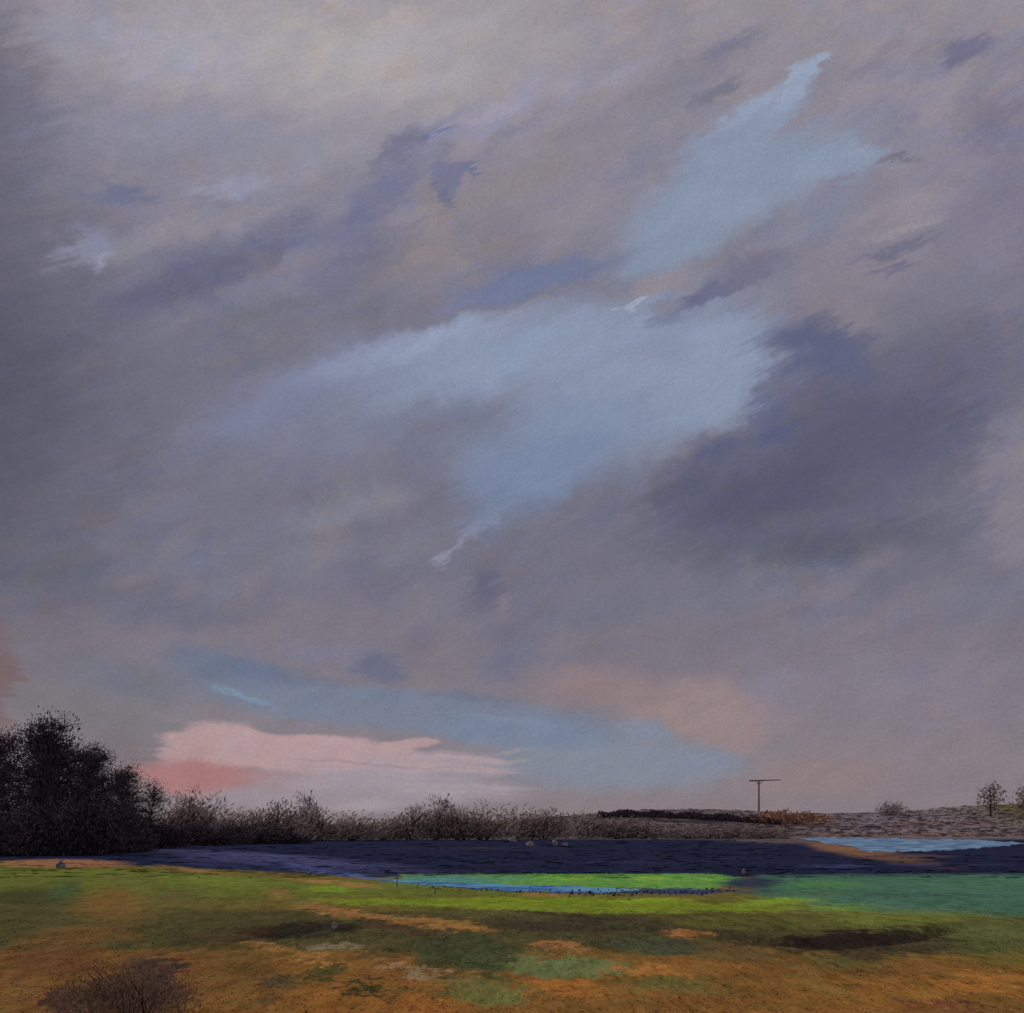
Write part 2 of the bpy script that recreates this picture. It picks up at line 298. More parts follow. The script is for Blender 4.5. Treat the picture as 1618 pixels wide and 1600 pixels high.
PATCH0 = [  # far slope: heath, with distance haze mixed into its mauve tones.  x, y, half length, half width, tilt, colour, cover, softness
 (1150, 1300, 520, 60, 0, (86, 79, 81), 1, .3), (1450, 1290, 260, 40, 0, (108, 99, 105), .8, .8), (1100, 1276, 300, 8, -2, (112, 105, 112), .8, .9), (1480, 1274, 200, 8, 0, (120, 110, 118), .8, .9), (1000, 1280, 200, 20, -3, (90, 84, 88), .7, 1),
 (1085, 1294, 150, 7, -2, (50, 42, 44), .95, .7), (1250, 1290, 80, 22, 0, (150, 98, 70), .9, .8), (1400, 1304, 300, 7, 0, (96, 80, 80), .8, .8), (980, 1308, 240, 8, 0, (78, 62, 60), .8, .8),
 (900, 1318, 240, 8, 0, (66, 56, 56), .9, .7), (1150, 1316, 160, 8, 0, (76, 64, 62), .9, .7),
]
PATCH = [
 (1320, 1340, 120, 9, -8, (106, 80, 60), .95, .6), (1230, 1328, 110, 6, 0, (86, 76, 74), .8, .7), (1430, 1352, 120, 4, 0, (74, 60, 64), .8, .8), (1420, 1318, 260, 4, 0, (104, 82, 74), .9, .6),
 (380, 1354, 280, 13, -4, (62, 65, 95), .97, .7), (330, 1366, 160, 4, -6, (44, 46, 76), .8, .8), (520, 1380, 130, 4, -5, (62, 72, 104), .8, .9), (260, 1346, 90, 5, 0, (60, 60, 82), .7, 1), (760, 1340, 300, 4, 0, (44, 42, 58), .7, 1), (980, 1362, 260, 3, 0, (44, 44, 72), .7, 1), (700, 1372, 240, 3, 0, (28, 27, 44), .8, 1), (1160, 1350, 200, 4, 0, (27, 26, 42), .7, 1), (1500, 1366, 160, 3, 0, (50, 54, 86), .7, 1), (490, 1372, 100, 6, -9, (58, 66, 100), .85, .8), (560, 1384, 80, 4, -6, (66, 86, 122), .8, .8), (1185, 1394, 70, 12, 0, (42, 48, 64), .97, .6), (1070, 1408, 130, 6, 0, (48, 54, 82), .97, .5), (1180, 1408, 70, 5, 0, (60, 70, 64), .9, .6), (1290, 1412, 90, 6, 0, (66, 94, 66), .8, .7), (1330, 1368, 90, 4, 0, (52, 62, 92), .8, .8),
 (700, 1391, 120, 10, 0, (70, 116, 108), .97, .6), (800, 1388, 60, 6, 0, (76, 128, 92), .8, .8), (910, 1388, 50, 5, 0, (106, 142, 54), .85, .9), (1030, 1388, 45, 6, 0, (112, 146, 54), .85, .9), (1110, 1390, 50, 6, 0, (96, 138, 58), .7, .9), (970, 1386, 30, 4, 0, (76, 112, 66), .7, .9),
 (1300, 1398, 110, 10, 0, (70, 110, 66), .8, .8), (1560, 1398, 140, 12, 0, (66, 100, 78), .8, .8), (1450, 1414, 160, 5, 0, (52, 76, 66), .7, .8), (1230, 1424, 110, 7, 2, (108, 138, 44), .85, .9), (1320, 1434, 110, 9, 0, (88, 118, 56), .8, .8), (1030, 1422, 100, 5, 1, (118, 140, 40), .8, .8),
 (520, 1404, 60, 8, 0, (104, 126, 40), .75, .9), (350, 1392, 130, 12, -3, (94, 106, 46), .8, .8), (200, 1388, 80, 14, 0, (90, 92, 46), .8, .8), (100, 1364, 130, 9, 0, (120, 88, 64), 1, .5), (300, 1374, 80, 5, -8, (118, 94, 60), .8, .7), (520, 1394, 110, 4, -5, (134, 98, 62), .9, .7), (860, 1413, 60, 3, 0, (142, 104, 64), .8, .7),
 (60, 1392, 90, 10, 0, (82, 84, 42), .7, .8), (50, 1420, 130, 26, 0, (58, 60, 38), .9, .7), (105, 1408, 40, 24, 0, (60, 76, 50), .8, .7), (180, 1432, 90, 48, 0, (100, 75, 42), .85, .9), (280, 1420, 80, 30, 0, (80, 76, 44), .8, .8), (440, 1412, 40, 14, 0, (112, 92, 52), .8, .8),
 (1420, 1452, 240, 20, 0, (88, 96, 44), .85, .8), (1580, 1480, 120, 40, 0, (74, 82, 46), .85, .8), (1150, 1456, 160, 14, 0, (84, 84, 40), .8, .8),
 (120, 1480, 120, 24, 0, (92, 70, 40), .9, .7), (90, 1520, 130, 36, 0, (88, 62, 38), .95, .7), (15, 1560, 60, 60, 0, (92, 68, 42), .9, .7), (350, 1480, 110, 20, 0, (66, 58, 40), .9, .7), (370, 1530, 90, 50, 0, (94, 72, 40), .9, .7),
 (480, 1468, 130, 15, 2, (42, 39, 32), .97, .5), (400, 1474, 60, 6, 6, (60, 44, 30), .8, .7), (640, 1464, 90, 12, -4, (66, 52, 38), .9, .7), (560, 1444, 110, 7, -6, (130, 94, 56), .95, .6), (490, 1432, 40, 8, 0, (124, 92, 54), .8, .7), (700, 1460, 100, 11, -6, (128, 95, 54), .95, .6),
 (780, 1446, 160, 12, -3, (74, 72, 42), .9, .7), (860, 1462, 150, 14, -5, (54, 48, 38), .95, .6), (1010, 1462, 160, 9, -3, (60, 56, 40), .9, .7), (1030, 1490, 130, 18, -2, (60, 64, 46), .95, .6),
 (735, 1508, 110, 38, -5, (58, 65, 42), .97, .4), (880, 1530, 120, 20, 0, (88, 97, 60), .97, .4), (770, 1566, 100, 26, -4, (90, 92, 52), .95, .5), (700, 1486, 70, 14, 0, (60, 60, 40), .8, .7),
 (900, 1560, 90, 13, -2, (132, 90, 44), .95, .5), (890, 1496, 60, 10, -4, (126, 90, 54), .95, .6), (1090, 1474, 46, 9, 0, (130, 90, 52), .95, .5), (1030, 1534, 90, 12, 0, (132, 92, 46), .9, .6), (1060, 1560, 130, 18, 0, (92, 86, 46), .9, .7),
 (640, 1582, 150, 24, -3, (124, 84, 42), .95, .6), (520, 1576, 90, 26, 0, (118, 80, 40), .8, .8),
 (650, 1533, 95, 9, -9, (122, 104, 78), .95, .6), (560, 1554, 110, 8, -5, (56, 54, 32), .95, .6), (530, 1492, 60, 6, 0, (106, 96, 76), .9, .7), (440, 1496, 80, 9, -3, (126, 94, 54), .9, .7), (500, 1516, 60, 9, -5, (132, 98, 56), .9, .6), (510, 1536, 40, 16, 0, (62, 60, 34), .9, .6), (430, 1556, 60, 24, 0, (72, 62, 42), .9, .7), (600, 1508, 110, 6, -6, (72, 60, 40), .8, .8),
 (235, 1556, 90, 66, 0, (64, 50, 42), .97, .5), (150, 1580, 90, 40, 0, (72, 57, 40), .95, .6), (85, 1588, 30, 36, 0, (62, 44, 44), .9, .6), (305, 1520, 30, 36, 0, (104, 70, 42), .9, .7), (330, 1570, 40, 40, 0, (96, 70, 40), .8, .8),
 (1170, 1500, 120, 26, 0, (86, 70, 44), .9, .8), (1330, 1520, 110, 14, -2, (82, 77, 42), .85, .8), (1270, 1508, 90, 4, -14, (54, 43, 32), .9, .7), (1360, 1534, 70, 3, -3, (48, 39, 30), .9, .7), (1420, 1500, 130, 10, 5, (60, 53, 40), .9, .7),
 (1400, 1572, 260, 24, 2, (118, 84, 40), .8, .9), (1560, 1552, 120, 22, 0, (142, 98, 48), .85, .7), (1180, 1590, 120, 14, 0, (118, 80, 40), .8, .8), (1500, 1594, 140, 9, 0, (92, 60, 42), .9, .7), (1600, 1516, 80, 24, 0, (86, 82, 42), .85, .8), (1290, 1560, 100, 14, 0, (104, 84, 42), .7, .9),
]
gcol = gt.mix(gt.rng(gt.noise(gflat, 0.25, 5.0, 0.65), 0.35, 0.65), alb((84, 84, 42)), alb((94, 80, 42)))
def lay_patches(gcol, GW, patches, tag0):
    for k, (x, y, rx, ry, ang, c, op, soft) in enumerate(patches):
        if k % 20 == 19: GW = gt.vmath('ADD', GW, gt.vmath('SCALE', gcol, scale=1e-5))
        c0 = np.array(at(x, y))
        ju = (np.array(at(x + 4, y)) - np.array(at(x - 4, y))) / 8
        ya, yb = y - ry * 0.9, y + ry * 0.9
        if y > HORIZON + 8 and ya < HORIZON + 6: ya = HORIZON + 6
        jt, jb = np.array(at(x, ya)), np.array(at(x, yb))
        jv = (jt - jb) / (yb - ya); c0 = (jt + jb) / 2 * 0.5 + c0 * 0.5
        a = R(ang)
        M = np.column_stack((ju, jv)) @ np.array([[math.cos(a) * rx, -math.sin(a) * ry], [math.sin(a) * rx, math.cos(a) * ry]])
        Uu, S, _ = np.linalg.svd(M)
        rot = math.atan2(Uu[1, 0], Uu[0, 0])
        m = gt.mapping(GW, (float(c0[0]), float(c0[1]), 0), rot, (float(S[0]), float(max(S[1], 0.02)), 1))
        gcol = gt.mix(gt.rng(gt.vmath('LENGTH', m), 1.0, 1.0 - soft, 0.0, op), gcol, alb(c))
    return gcol, GW
def lay_fields(gcol, GW, fields):
    for pts, soft, c, op in fields:
        P = [np.array(flat_at(*p)) for p in pts]; cen = sum(P) / len(P); f = op
        for k in range(len(P)):
            a, b = P[k], P[(k + 1) % len(P)]; d = (b - a) / np.linalg.norm(b - a); n = np.array([-d[1], d[0]])
            if np.dot(cen - a, n) < 0: n = -n
            mx, my = (pts[k][0] + pts[(k + 1) % len(P)][0]) / 2, (pts[k][1] + pts[(k + 1) % len(P)][1]) / 2
            steep = abs(pts[k][1] - pts[(k + 1) % len(P)][1]) > abs(pts[k][0] - pts[(k + 1) % len(P)][0])
            q = np.array(flat_at(mx + 3 * soft, my)) if steep else np.array(flat_at(mx, my + soft))
            w = max(0.05, abs(np.dot(q - (a + b) / 2, n))) if steep else max(0.05, abs(np.dot(q - np.array(flat_at(mx, my)), n)))
            off = float(np.dot(a, n))
            dd = gt.vmath('DOT_PRODUCT', GW, (float(n[0]), float(n[1]), 0))
            f = gt.math('MULTIPLY', gt.rng(dd, off - w * .5, off + w * .5), f)
        gcol = gt.mix(f, gcol, alb(c))
        GW = gt.vmath('ADD', GW, gt.vmath('SCALE', gcol, scale=1e-5))
    return gcol, GW
gcol, GW = lay_patches(gcol, GW, PATCH0, 0)
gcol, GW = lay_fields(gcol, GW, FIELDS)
gcol, GW = lay_patches(gcol, GW, PATCH, 0)
gmot = gt.noise(gt.vmath('MULTIPLY', gflat, (1, .3, 0)), 1.6, 6.0, 0.7); gmot2 = gt.noise(gt.vmath('MULTIPLY', gflat, (1, .14, 0)), 7.0, 3.0, 0.75); gmf = gt.noise(gt.vmath('MULTIPLY', gflat, (1, .25, 0)), 0.16, 5.0, 0.7)
gval = gt.math('ADD', 1.0, gt.math('ADD', gt.math('MULTIPLY', gt.math('SUBTRACT', gmot, 0.5), 1.7),
       gt.math('ADD', gt.math('MULTIPLY', gt.math('SUBTRACT', gmot2, 0.5), 1.2), gt.math('MULTIPLY', gt.math('SUBTRACT', gmf, 0.5), 0.9))))
gwarm = gt.mix(gt.rng(gt.noise(gflat, 0.9, 5.0, 0.7), 0.32, 0.68), (0.92, 1.05, 0.97), (1.07, 0.97, 0.98))
gcol = gt.mix(1.0, gcol, gwarm, 'MULTIPLY')
tone = gt.new('ShaderNodeAttribute'); tone.attribute_name = 'tone'          # blade colour lifted above the turf by varying amounts, to offset its shading
gcol = gt.vmath('SCALE', gcol, scale=gt.math('MAXIMUM', gt.math('MULTIPLY', gval, gt.math('ADD', 1.0, tone.outputs['Fac'])), 0.05))
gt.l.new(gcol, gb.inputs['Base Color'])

rows = np.concatenate((np.linspace(-40, 14, 20), np.geomspace(15, 9000, 520)))
cols = np.linspace(-1, 1, 281)
YY, TT = np.meshgrid(rows, cols, indexing='ij')
XX = TT * (0.75 * np.maximum(YY, 0) + 26)
ZZ = height(XX, YY)
nr, nc = XX.shape
gv = np.column_stack((XX.ravel(), YY.ravel(), ZZ.ravel()))
ii = (np.arange(nr - 1)[:, None] * nc + np.arange(nc - 1)[None, :]).ravel()
gf = np.column_stack((ii, ii + 1, ii + nc + 1, ii + nc))
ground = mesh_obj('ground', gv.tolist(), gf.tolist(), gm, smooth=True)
tag(ground, 'broad moor ground of turf, dead grass, a dark navy band and a low brown slope', 'ground', kind='structure')

# ------------------------------------------------------------------ water
def water_mat(name, c0, c1, rough, spec):
    m, t, b = new_mat(name)
    p = t.new('ShaderNodeNewGeometry').outputs['Position']
    n = t.noise(t.vmath('MULTIPLY', p, (0.30, 0.22, 1)), 0.9, 4.0, 0.65)
    t.l.new(t.mix(t.rng(n, 0.38, 0.62), c0, c1), b.inputs['Base Color'])
    b.inputs['Roughness'].default_value = rough; b.inputs['Specular IOR Level'].default_value = spec
    bp = t.new('ShaderNodeBump'); bp.inputs['Strength'].default_value = 0.25; bp.inputs['Distance'].default_value = 0.05
    t.l.new(t.noise(t.vmath('MULTIPLY', p, (1.2, 2.5, 1)), 2.0, 3.0, 0.6), bp.inputs['Height']); t.l.new(bp.outputs[0], b.inputs['Normal'])
    return m
def smooth_edge(pts, step=6, jit=1.3, seed=0):
    rnd = random.Random(seed); xs = [p[0] for p in pts]; ys = [p[1] for p in pts]
    n = max(3, int(abs(xs[-1] - xs[0]) / step)); res = []
    for i in range(n + 1):
        x = xs[0] + (xs[-1] - xs[0]) * i / n
        y = float(np.interp(x, xs, ys))
        res.append((x, y + rnd.uniform(-jit, jit)))
    return res
def water(name, upper, lower, mat, z, seed):
    a = smooth_edge(upper, seed=seed); b = smooth_edge(lower, seed=seed + 1)
    n = min(len(a), len(b)); vs_, fs = [], []
    for i in range(n):
        for e in (a[round(i * (len(a) - 1) / (n - 1))], b[round(i * (len(b) - 1) / (n - 1))]):
            x, y = flat_at(*e); vs_.append((x, y, z))
    for i in range(n - 1): fs.append((2 * i, 2 * i + 1, 2 * i + 3, 2 * i + 2))
    return mesh_obj(name, vs_, fs, mat)
lake_m = water_mat('lake_water', alb((52, 64, 104)), alb((108, 138, 188)), 0.5, 0.0)
stream_m = water_mat('stream_water', alb((48, 80, 126)), alb((84, 128, 168)), 0.5, 0.0)
lk = water('lake', [(1266, 1325), (1300, 1323), (1450, 1325), (1560, 1327), (1618, 1331)], [(1266, 1326), (1300, 1331), (1345, 1338), (1375, 1346), (1450, 1345), (1540, 1341), (1580, 1337), (1618, 1333)], lake_m, 0.02, 3)
tag(lk, 'pale blue lake under the far brown slope', 'lake', kind='structure')
st = water('stream', [(600, 1390), (700, 1395), (800, 1398), (900, 1401), (960, 1403), (1010, 1406)],
           [(600, 1391), (700, 1400), (800, 1408), (900, 1411), (960, 1411), (1010, 1408)], stream_m, 0.02, 9)
tag(st, 'narrow blue stream below the lime green field strip', 'stream', kind='structure')

# ------------------------------------------------------------------ vegetation builders
def leaf_mat(name, stops, spec=0.0, thin=0.0):
    m, t, b = new_mat(name)
    g = t.new('ShaderNodeNewGeometry')
    t.l.new(t.ramp(g.outputs['Random Per Island'], stops), b.inputs['Base Color'])
    b.inputs['Specular IOR Level'].default_value = spec
    if thin:
        tr = t.new('ShaderNodeBsdfTranslucent'); t.l.new(b.inputs['Base Color'].links[0].from_socket, tr.inputs[0])
        mx = t.new('ShaderNodeMixShader'); mx.inputs[0].default_value = thin
        t.l.new(b.outputs[0], mx.inputs[1]); t.l.new(tr.outputs[0], mx.inputs[2])
        t.l.new(mx.outputs[0], [n for n in t.n if n.type == 'OUTPUT_MATERIAL'][0].inputs[0])
    return m
dark_leaf = leaf_mat('dark_leaves', [(0, (.05, .042, .052)), (.5, (.10, .082, .095)), (.85, (.14, .11, .12)), (1, (.19, .13, .135))])
dark_bark = leaf_mat('dark_bark', [(0, (.025, .02, .02)), (1, (.04, .03, .03))])
scrub_leaf = leaf_mat('scrub_twigs', [(0, (.06, .05, .05)), (.2, (.16, .125, .125)), (.5, (.36, .28, .27)), (1, (.60, .48, .46))], thin=.5)
rust_leaf = leaf_mat('bracken_fronds', [(0, (.16, .10, .075)), (.5, (.34, .20, .13)), (1, (.46, .29, .2))], thin=.4)
peat_leaf = leaf_mat('brown_twigs', [(0, (.09, .06, .055)), (.6, (.19, .125, .105)), (1, (.32, .21, .14))], thin=.4)
heath_leaf = leaf_mat('heather', [(0, (.07, .055, .06)), (.4, (.15, .125, .13)), (.8, (.24, .20, .205)), (1, (.32, .265, .265))], thin=.4)
reed_leaf = leaf_mat('reeds', [(0, (.04, .045, .08)), (.6, (.08, .09, .14)), (1, (.22, .2, .22))])

def tube(vs_, fs, p0, p1, r0, r1, n=5):
    d = (p1 - p0).normalized(); s = d.orthogonal().normalized(); t = d.cross(s)
    b = len(vs_)
    for p, r in ((p0, r0), (p1, r1)):
        for k in range(n):
            a = 2 * math.pi * k / n; vs_.append(p + (s * math.cos(a) + t * math.sin(a)) * r)
    for k in range(n): fs.append((b + k, b + (k + 1) % n, b + n + (k + 1) % n, b + n + k))
    fs.append(tuple(b + n + k for k in range(n)))
def card(vs_, fs, p, d, side, L, w):
    b = len(vs_); d = d.normalized()
    vs_.extend((p - side * w * 0.4, p + side * w * 0.4, p + d * L * 0.6 + side * w * 0.5, p + d * L, p + d * L * 0.55 - side * w * 0.5))
    fs.append((b, b + 1, b + 2, b + 3, b + 4))
def rvec(rnd):
    while True:
        v = Vector((rnd.uniform(-1, 1), rnd.uniform(-1, 1), rnd.uniform(-1, 1)))
        if 0.05 < v.length < 1: return v.normalized()

def tree_meshes(seed, Hh, Wd, leaves, leaf_size, sparse=0.0, low=0.05, lean=0.0):
    """unit built at real size: trunk with limbs, and a crown of clustered leaves"""
    rnd = random.Random(seed); tv, tf, cv, cf = [], [], [], []
    pts = []
    top = Vector((lean * Hh, 0, Hh * 0.86)); prev = Vector((0, 0, -0.3))
    r = Hh * 0.028
    spine = []
    for k in range(1, 8):
        t = k / 7; p = Vector((lean * Hh * t * t + rnd.gauss(0, .012) * Hh, rnd.gauss(0, .012) * Hh, Hh * 0.86 * t))
        tube(tv, tf, prev, p, r * (1.05 - (k - 1) / 7), r * (1.05 - k / 7) + .01, 6); spine.append(p); prev = p
    clumps = []
    nl = 40
    for k in range(nl):
        t = low + (1 - low) * (k + rnd.random()) / nl
        base = spine[min(6, int(max(0.0, t * 0.85) * 7))]
        env = math.sin(math.pi * min(1, (0.18 + 0.80 * t))) ** 0.7
        a = k * 2.4 + rnd.uniform(-.5, .5); rr = Wd / 2 * env * rnd.uniform(.55, 1.05)
        tip = Vector((lean * Hh * t * t + math.cos(a) * rr, math.sin(a) * rr, Hh * (low + (1 - low) * t) * rnd.uniform(.92, 1.03)))
        mid = base.lerp(tip, .5) + Vector((0, 0, .04 * Hh))
        tube(tv, tf, base, mid, r * .35, r * .22, 4); tube(tv, tf, mid, tip, r * .22, r * .06, 4)
        clumps.append((tip, rnd.uniform(.08, .17) * Wd)); clumps.append((mid, rnd.uniform(.12, .2) * Wd)); clumps.append((base.lerp(tip, .25), .2 * Wd))
    for i in range(leaves):
        c, s = rnd.choice(clumps)
        o = rvec(rnd); q = s * min(rnd.uniform(.9, 1.4), abs(rnd.gauss(0, .85)))
        p = c + Vector((o.x * q, o.y * q, o.z * q * .8))
        if p.z < 0.05: p.z = rnd.uniform(.05, .5)
        d = (o * 0.5 + Vector((rnd.uniform(-.3, .6), rnd.uniform(-.5, .5), rnd.uniform(.1, 1.1))))
        side = d.cross(rvec(rnd)).normalized()
        L = leaf_size * rnd.uniform(.6, 1.5)
        card(cv, cf, p, d, side, L, L * rnd.uniform(.35, .6))
    return (tv, tf), (cv, cf)
def scrub_meshes(seed, Hh, Wd, n, L, w, lean=.25):
    """a bush of many fine bent twigs gathered in a few uneven lobes"""
    rnd = random.Random(seed); tv, tf, cv, cf = [], [], [], []
    lobes = []
    for k in range(7):
        a = rnd.uniform(0, 6.28); rr = math.sqrt(rnd.random()) * Wd * .36
        lobes.append((math.cos(a) * rr, math.sin(a) * rr, rnd.uniform(.20, .34) * Wd, Hh * rnd.uniform(.55, 1.0)))
    lobes[0] = (rnd.uniform(-.1, .1) * Wd, 0, .26 * Wd, Hh)
    for lx, ly, lr, lh in lobes:
        for q in range(3):
            b = Vector((lx * .45, ly * .45, .08 * Hh)); tube(tv, tf, Vector((0, 0, -.05 * Hh)), b, .016 * Hh, .012 * Hh, 4)
            tp = Vector((lx + rnd.uniform(-.6, .6) * lr + lean * lh * .3, ly + rnd.uniform(-.6, .6) * lr, lh * rnd.uniform(.55, .85)))
            m = b.lerp(tp, .5) + Vector((rnd.uniform(-.06, .03) * Hh, 0, .08 * Hh))
            tube(tv, tf, b, m, .011 * Hh, .008 * Hh, 4); tube(tv, tf, m, tp, .008 * Hh, .003 * Hh, 4)
    for i in range(n):
        lx, ly, lr, lh = rnd.choice(lobes)
        a = rnd.uniform(0, 6.28); t = math.sqrt(rnd.random())
        z = lh * (1 - .6 * t ** 2) * (rnd.random() ** .8)
        p = Vector((lx + math.cos(a) * t * lr + lean * z * .3, ly + math.sin(a) * t * lr, max(0.01 * Hh, z)))
        d = Vector((rnd.gauss(lean, .75) + .5 * math.cos(a) * t, rnd.gauss(0, .5), 1.0)).normalized()
        side = Vector((rnd.uniform(-1, 1), rnd.uniform(-.6, .6), rnd.uniform(-.2, .2))); side = (side - d * side.dot(d)).normalized()
        card(cv, cf, p, d, side, L * rnd.uniform(.4, 1.3), w * rnd.uniform(.6, 1.4))
    return (tv, tf), (cv, cf)
def plant(name, loc, meshes, wood, leaf, label, cat, group, trunk='trunk', crown='crown', rz=0.0, sx=1.0, sz=1.0):
    e = empty(name, loc, rz, sx, sz); tag(e, label, cat, group)
    (tv, tf), (cv, cf) = meshes
    mesh_obj(trunk, tv, tf, wood, e, True); mesh_obj(crown, cv, cf, leaf, e)
    return e
def copy_plant(src, loc, label, rz=0.0, sx=1.0, sz=1.0, group=None):
    e = src.copy(); COL.objects.link(e); e.location = loc; e.rotation_euler = (0, 0, rz); e.scale = (sx, sx, sz); e['label'] = label
    if group: e['group'] = group
    for ch in src.children:
        c = ch.copy(); COL.objects.link(c); c.parent = e
    return e
def stand(px, py_base):
    x, y = at(px, py_base); return Vector((x, y, hz(x, y)))
def size_at(px_len, p): return px_len / FPX * p.y

# ------------------------------------------------------------------ dark trees at the left
TREES = [  # x, base y, top y, crown width px, leaves, seed, lean, label
 (76, 1347, 1140, 185, 46000, 1, 0.0, 'tallest black tree of the dark group on the left bank'),
 (-8, 1345, 1160, 175, 36000, 2, 0.0, 'dark rounded tree cut off at the edge of the view beside the tallest black tree'),
 (138, 1343, 1180, 140, 36000, 3, 0.04, 'dark tree against the tallest black tree, shoulder of the group on its pink side'),
 (188, 1340, 1210, 112, 26000, 4, 0.06, 'mid-height dark tree sloping down towards the pink light, third in the group'),
 (234, 1336, 1236, 84, 11000, 5, 0.10, 'thin feathery dark tree at the pink end of the dark group'),
]
for (px, pb, ptop, wp, nlv, sd, ln, lab) in TREES:
    p = stand(px, pb); Hh = size_at(pb - ptop, p); Wd = size_at(wp, p)
    plant('tree', p, tree_meshes(sd, Hh, Wd, nlv, Hh * .0135, low=.03, lean=ln), dark_bark, dark_leaf, lab, 'tree', 'dark trees on the left bank')
# bushes at the foot of the trees
bm_ = scrub_meshes(31, 4.0, 5.5, 15000, .26, .07, .1)
first = None
for (px, pb, hp, wp, lab) in [(20, 1352, 85, 150, 'dark thicket at the foot of the tree cut off by the edge of the view'),
                              (110, 1351, 95, 150, 'dark thicket at the foot of the tallest black tree'),
                              (190, 1347, 80, 130, 'dark thicket at the foot of the third dark tree'),
                              (250, 1340, 50, 120, 'low dark thicket below the thin feathery tree'),
                              (325, 1335, 34, 150, 'low dark thicket in front of the tallest upright twiggy bush'),
                              (420, 1333, 27, 150, 'low dark thicket in front of the twiggy bush with spread stems')]:
    p = stand(px, pb); sz = size_at(hp, p) / 4.0; sx = size_at(wp, p) / 5.5
    if first is None: first = plant('thicket', p, bm_, dark_bark, dark_leaf, lab, 'thicket', 'dark thickets under the trees', 'stems', 'foliage', 0, sx, sz)
    else: copy_plant(first, p, lab, random.Random(px).uniform(0, 6), sx, sz)

# ------------------------------------------------------------------ scrub row along the far side of the moor
protos = [scrub_meshes(40 + k, 6.0, 6.6, 1300 + 90 * k, .62, .10, (.22, .3, .15, .25)[k]) for k in range(4)]
SCRUB = [
 (282, 1330, 82, 62, 'tall feathery bush next to the thin end tree of the dark group'),
 (312, 1330, 90, 54, 'tallest upright twiggy bush under the deep pink glow'),
 (350, 1329, 62, 62, 'low brown bush in the dip just after the tallest twiggy bush'),
 (398, 1329, 56, 64, 'low mauve-brown bush between two taller twiggy bushes under the pink'),
 (440, 1329, 72, 56, 'twiggy bush with spread stems, one before the wispy pair'),
 (472, 1328, 80, 46, 'wispy bush with loose grey twigs against pale pink sky'),
 (512, 1328, 54, 60, 'short brown bush falling away from the wispy bush'),
 (556, 1328, 50, 66, 'rounded olive-brown bush beside the pale gap in the row'),
 (606, 1327, 46, 56, 'lowest bush, in the pale gap where sky meets the scrub row'),
 (650, 1327, 60, 56, 'small bush rising from the pale gap towards the round dark bush'),
 (684, 1327, 74, 54, 'round dark bush, peak of the middle of the scrub row'),
 (728, 1327, 56, 54, 'low reddish bush just after the round dark bush'),
 (764, 1327, 64, 60, 'dense brown bush with dark stems above the pale stones'),
 (812, 1326, 58, 62, 'brown bush directly above the first pale stones'),
 (862, 1326, 54, 62, 'flat-topped brown bush above the last pale stones'),
 (915, 1325, 44, 64, 'low bush where the scrub row meets the brown slope'),
 (968, 1325, 36, 70, 'low ragged bush below the near end of the dark hedge'),
 (1025, 1325, 30, 70, 'low spreading bush below the middle of the dark hedge'),
 (1085, 1325, 26, 70, 'thin low bush below the dark hedge, third from its near end'),
 (1145, 1325, 24, 66, 'very low bush below the far end of the dark hedge'),
 (1200, 1325, 20, 60, 'smallest bush, end of the row beside the pinkish stone'),
]
srcs = {}
for i, (px, pb, hp, wp, lab) in enumerate(SCRUB):
    p = stand(px, pb); k = (i * 3 + i // 4) % 4; sz = size_at(hp, p) / 6.0; sx = size_at(wp, p) / 6.0 * 1.7
    if k not in srcs: srcs[k] = plant('bush', p, protos[k], dark_bark, scrub_leaf, lab, 'bush', 'scrub bushes along the far bank', 'stems', 'foliage', 0, sx, sz)
    else: copy_plant(srcs[k], p, lab, random.Random(i).uniform(-.4, .4), sx, sz)
# far slope
p = stand(1250, 1302)
plant('bracken_bush', p, scrub_meshes(60, size_at(24, p), size_at(130, p), 900, 1.3, .5, .05), dark_bark, rust_leaf, 'rust orange bracken bush on the slope below the T-shaped pole', 'bush', None, 'stems', 'foliage')
FAR = [(1565, 1290, 50, 60, 'bare round grey tree on the skyline at the far right'),
       (1622, 1288, 44, 60, 'dark skyline tree cut off by the edge beside the bare round tree'),
       (1402, 1288, 26, 56, 'small domed bush on the skyline above the lake')]
for i, (px, pb, hp, wp, lab) in enumerate(FAR):
    p = stand(px, pb); Hh = size_at(hp, p); Wd = size_at(wp, p)
    if i < 2: plant('skyline_tree', p, tree_meshes(70 + i, Hh, Wd, 420 + 300 * i, Hh * .07, low=.15), dark_bark, scrub_leaf, lab, 'tree', 'skyline trees on the far slope')
    else: plant('skyline_bush', p, scrub_meshes(75, Hh, Wd, 600, 1.0, .25, .05), dark_bark, scrub_leaf, lab, 'bush', None, 'stems', 'foliage')
def hedge_line(name, pts, hp, n, L, w, mat, label, cat, kind=None, seed=1):
    rnd = random.Random(seed); vs_, fs = [], []
    for i in range(n):
        t = rnd.random() * (len(pts) - 1); k = int(t); f = t - k
        px = pts[k][0] * (1 - f) + pts[k + 1][0] * f; py = pts[k][1] * (1 - f) + pts[k + 1][1] * f
        q = stand(px, py + rnd.uniform(-.8, .8))
        hh = size_at(hp, q) * rnd.random() * (.6 + .8 * abs(math.sin(px * .06 + 2)))
        d = Vector((rnd.gauss(.2, .6), rnd.gauss(0, .4), 1)); side = d.cross(Vector((rnd.gauss(0, .5), 1, 0))).normalized()
        card(vs_, fs, q + Vector((0, 0, hh)), d, side, L * rnd.uniform(.5, 1.3), w * rnd.uniform(.6, 1.4))
    o = mesh_obj(name, vs_, fs, mat); tag(o, label, cat, kind=kind); return o
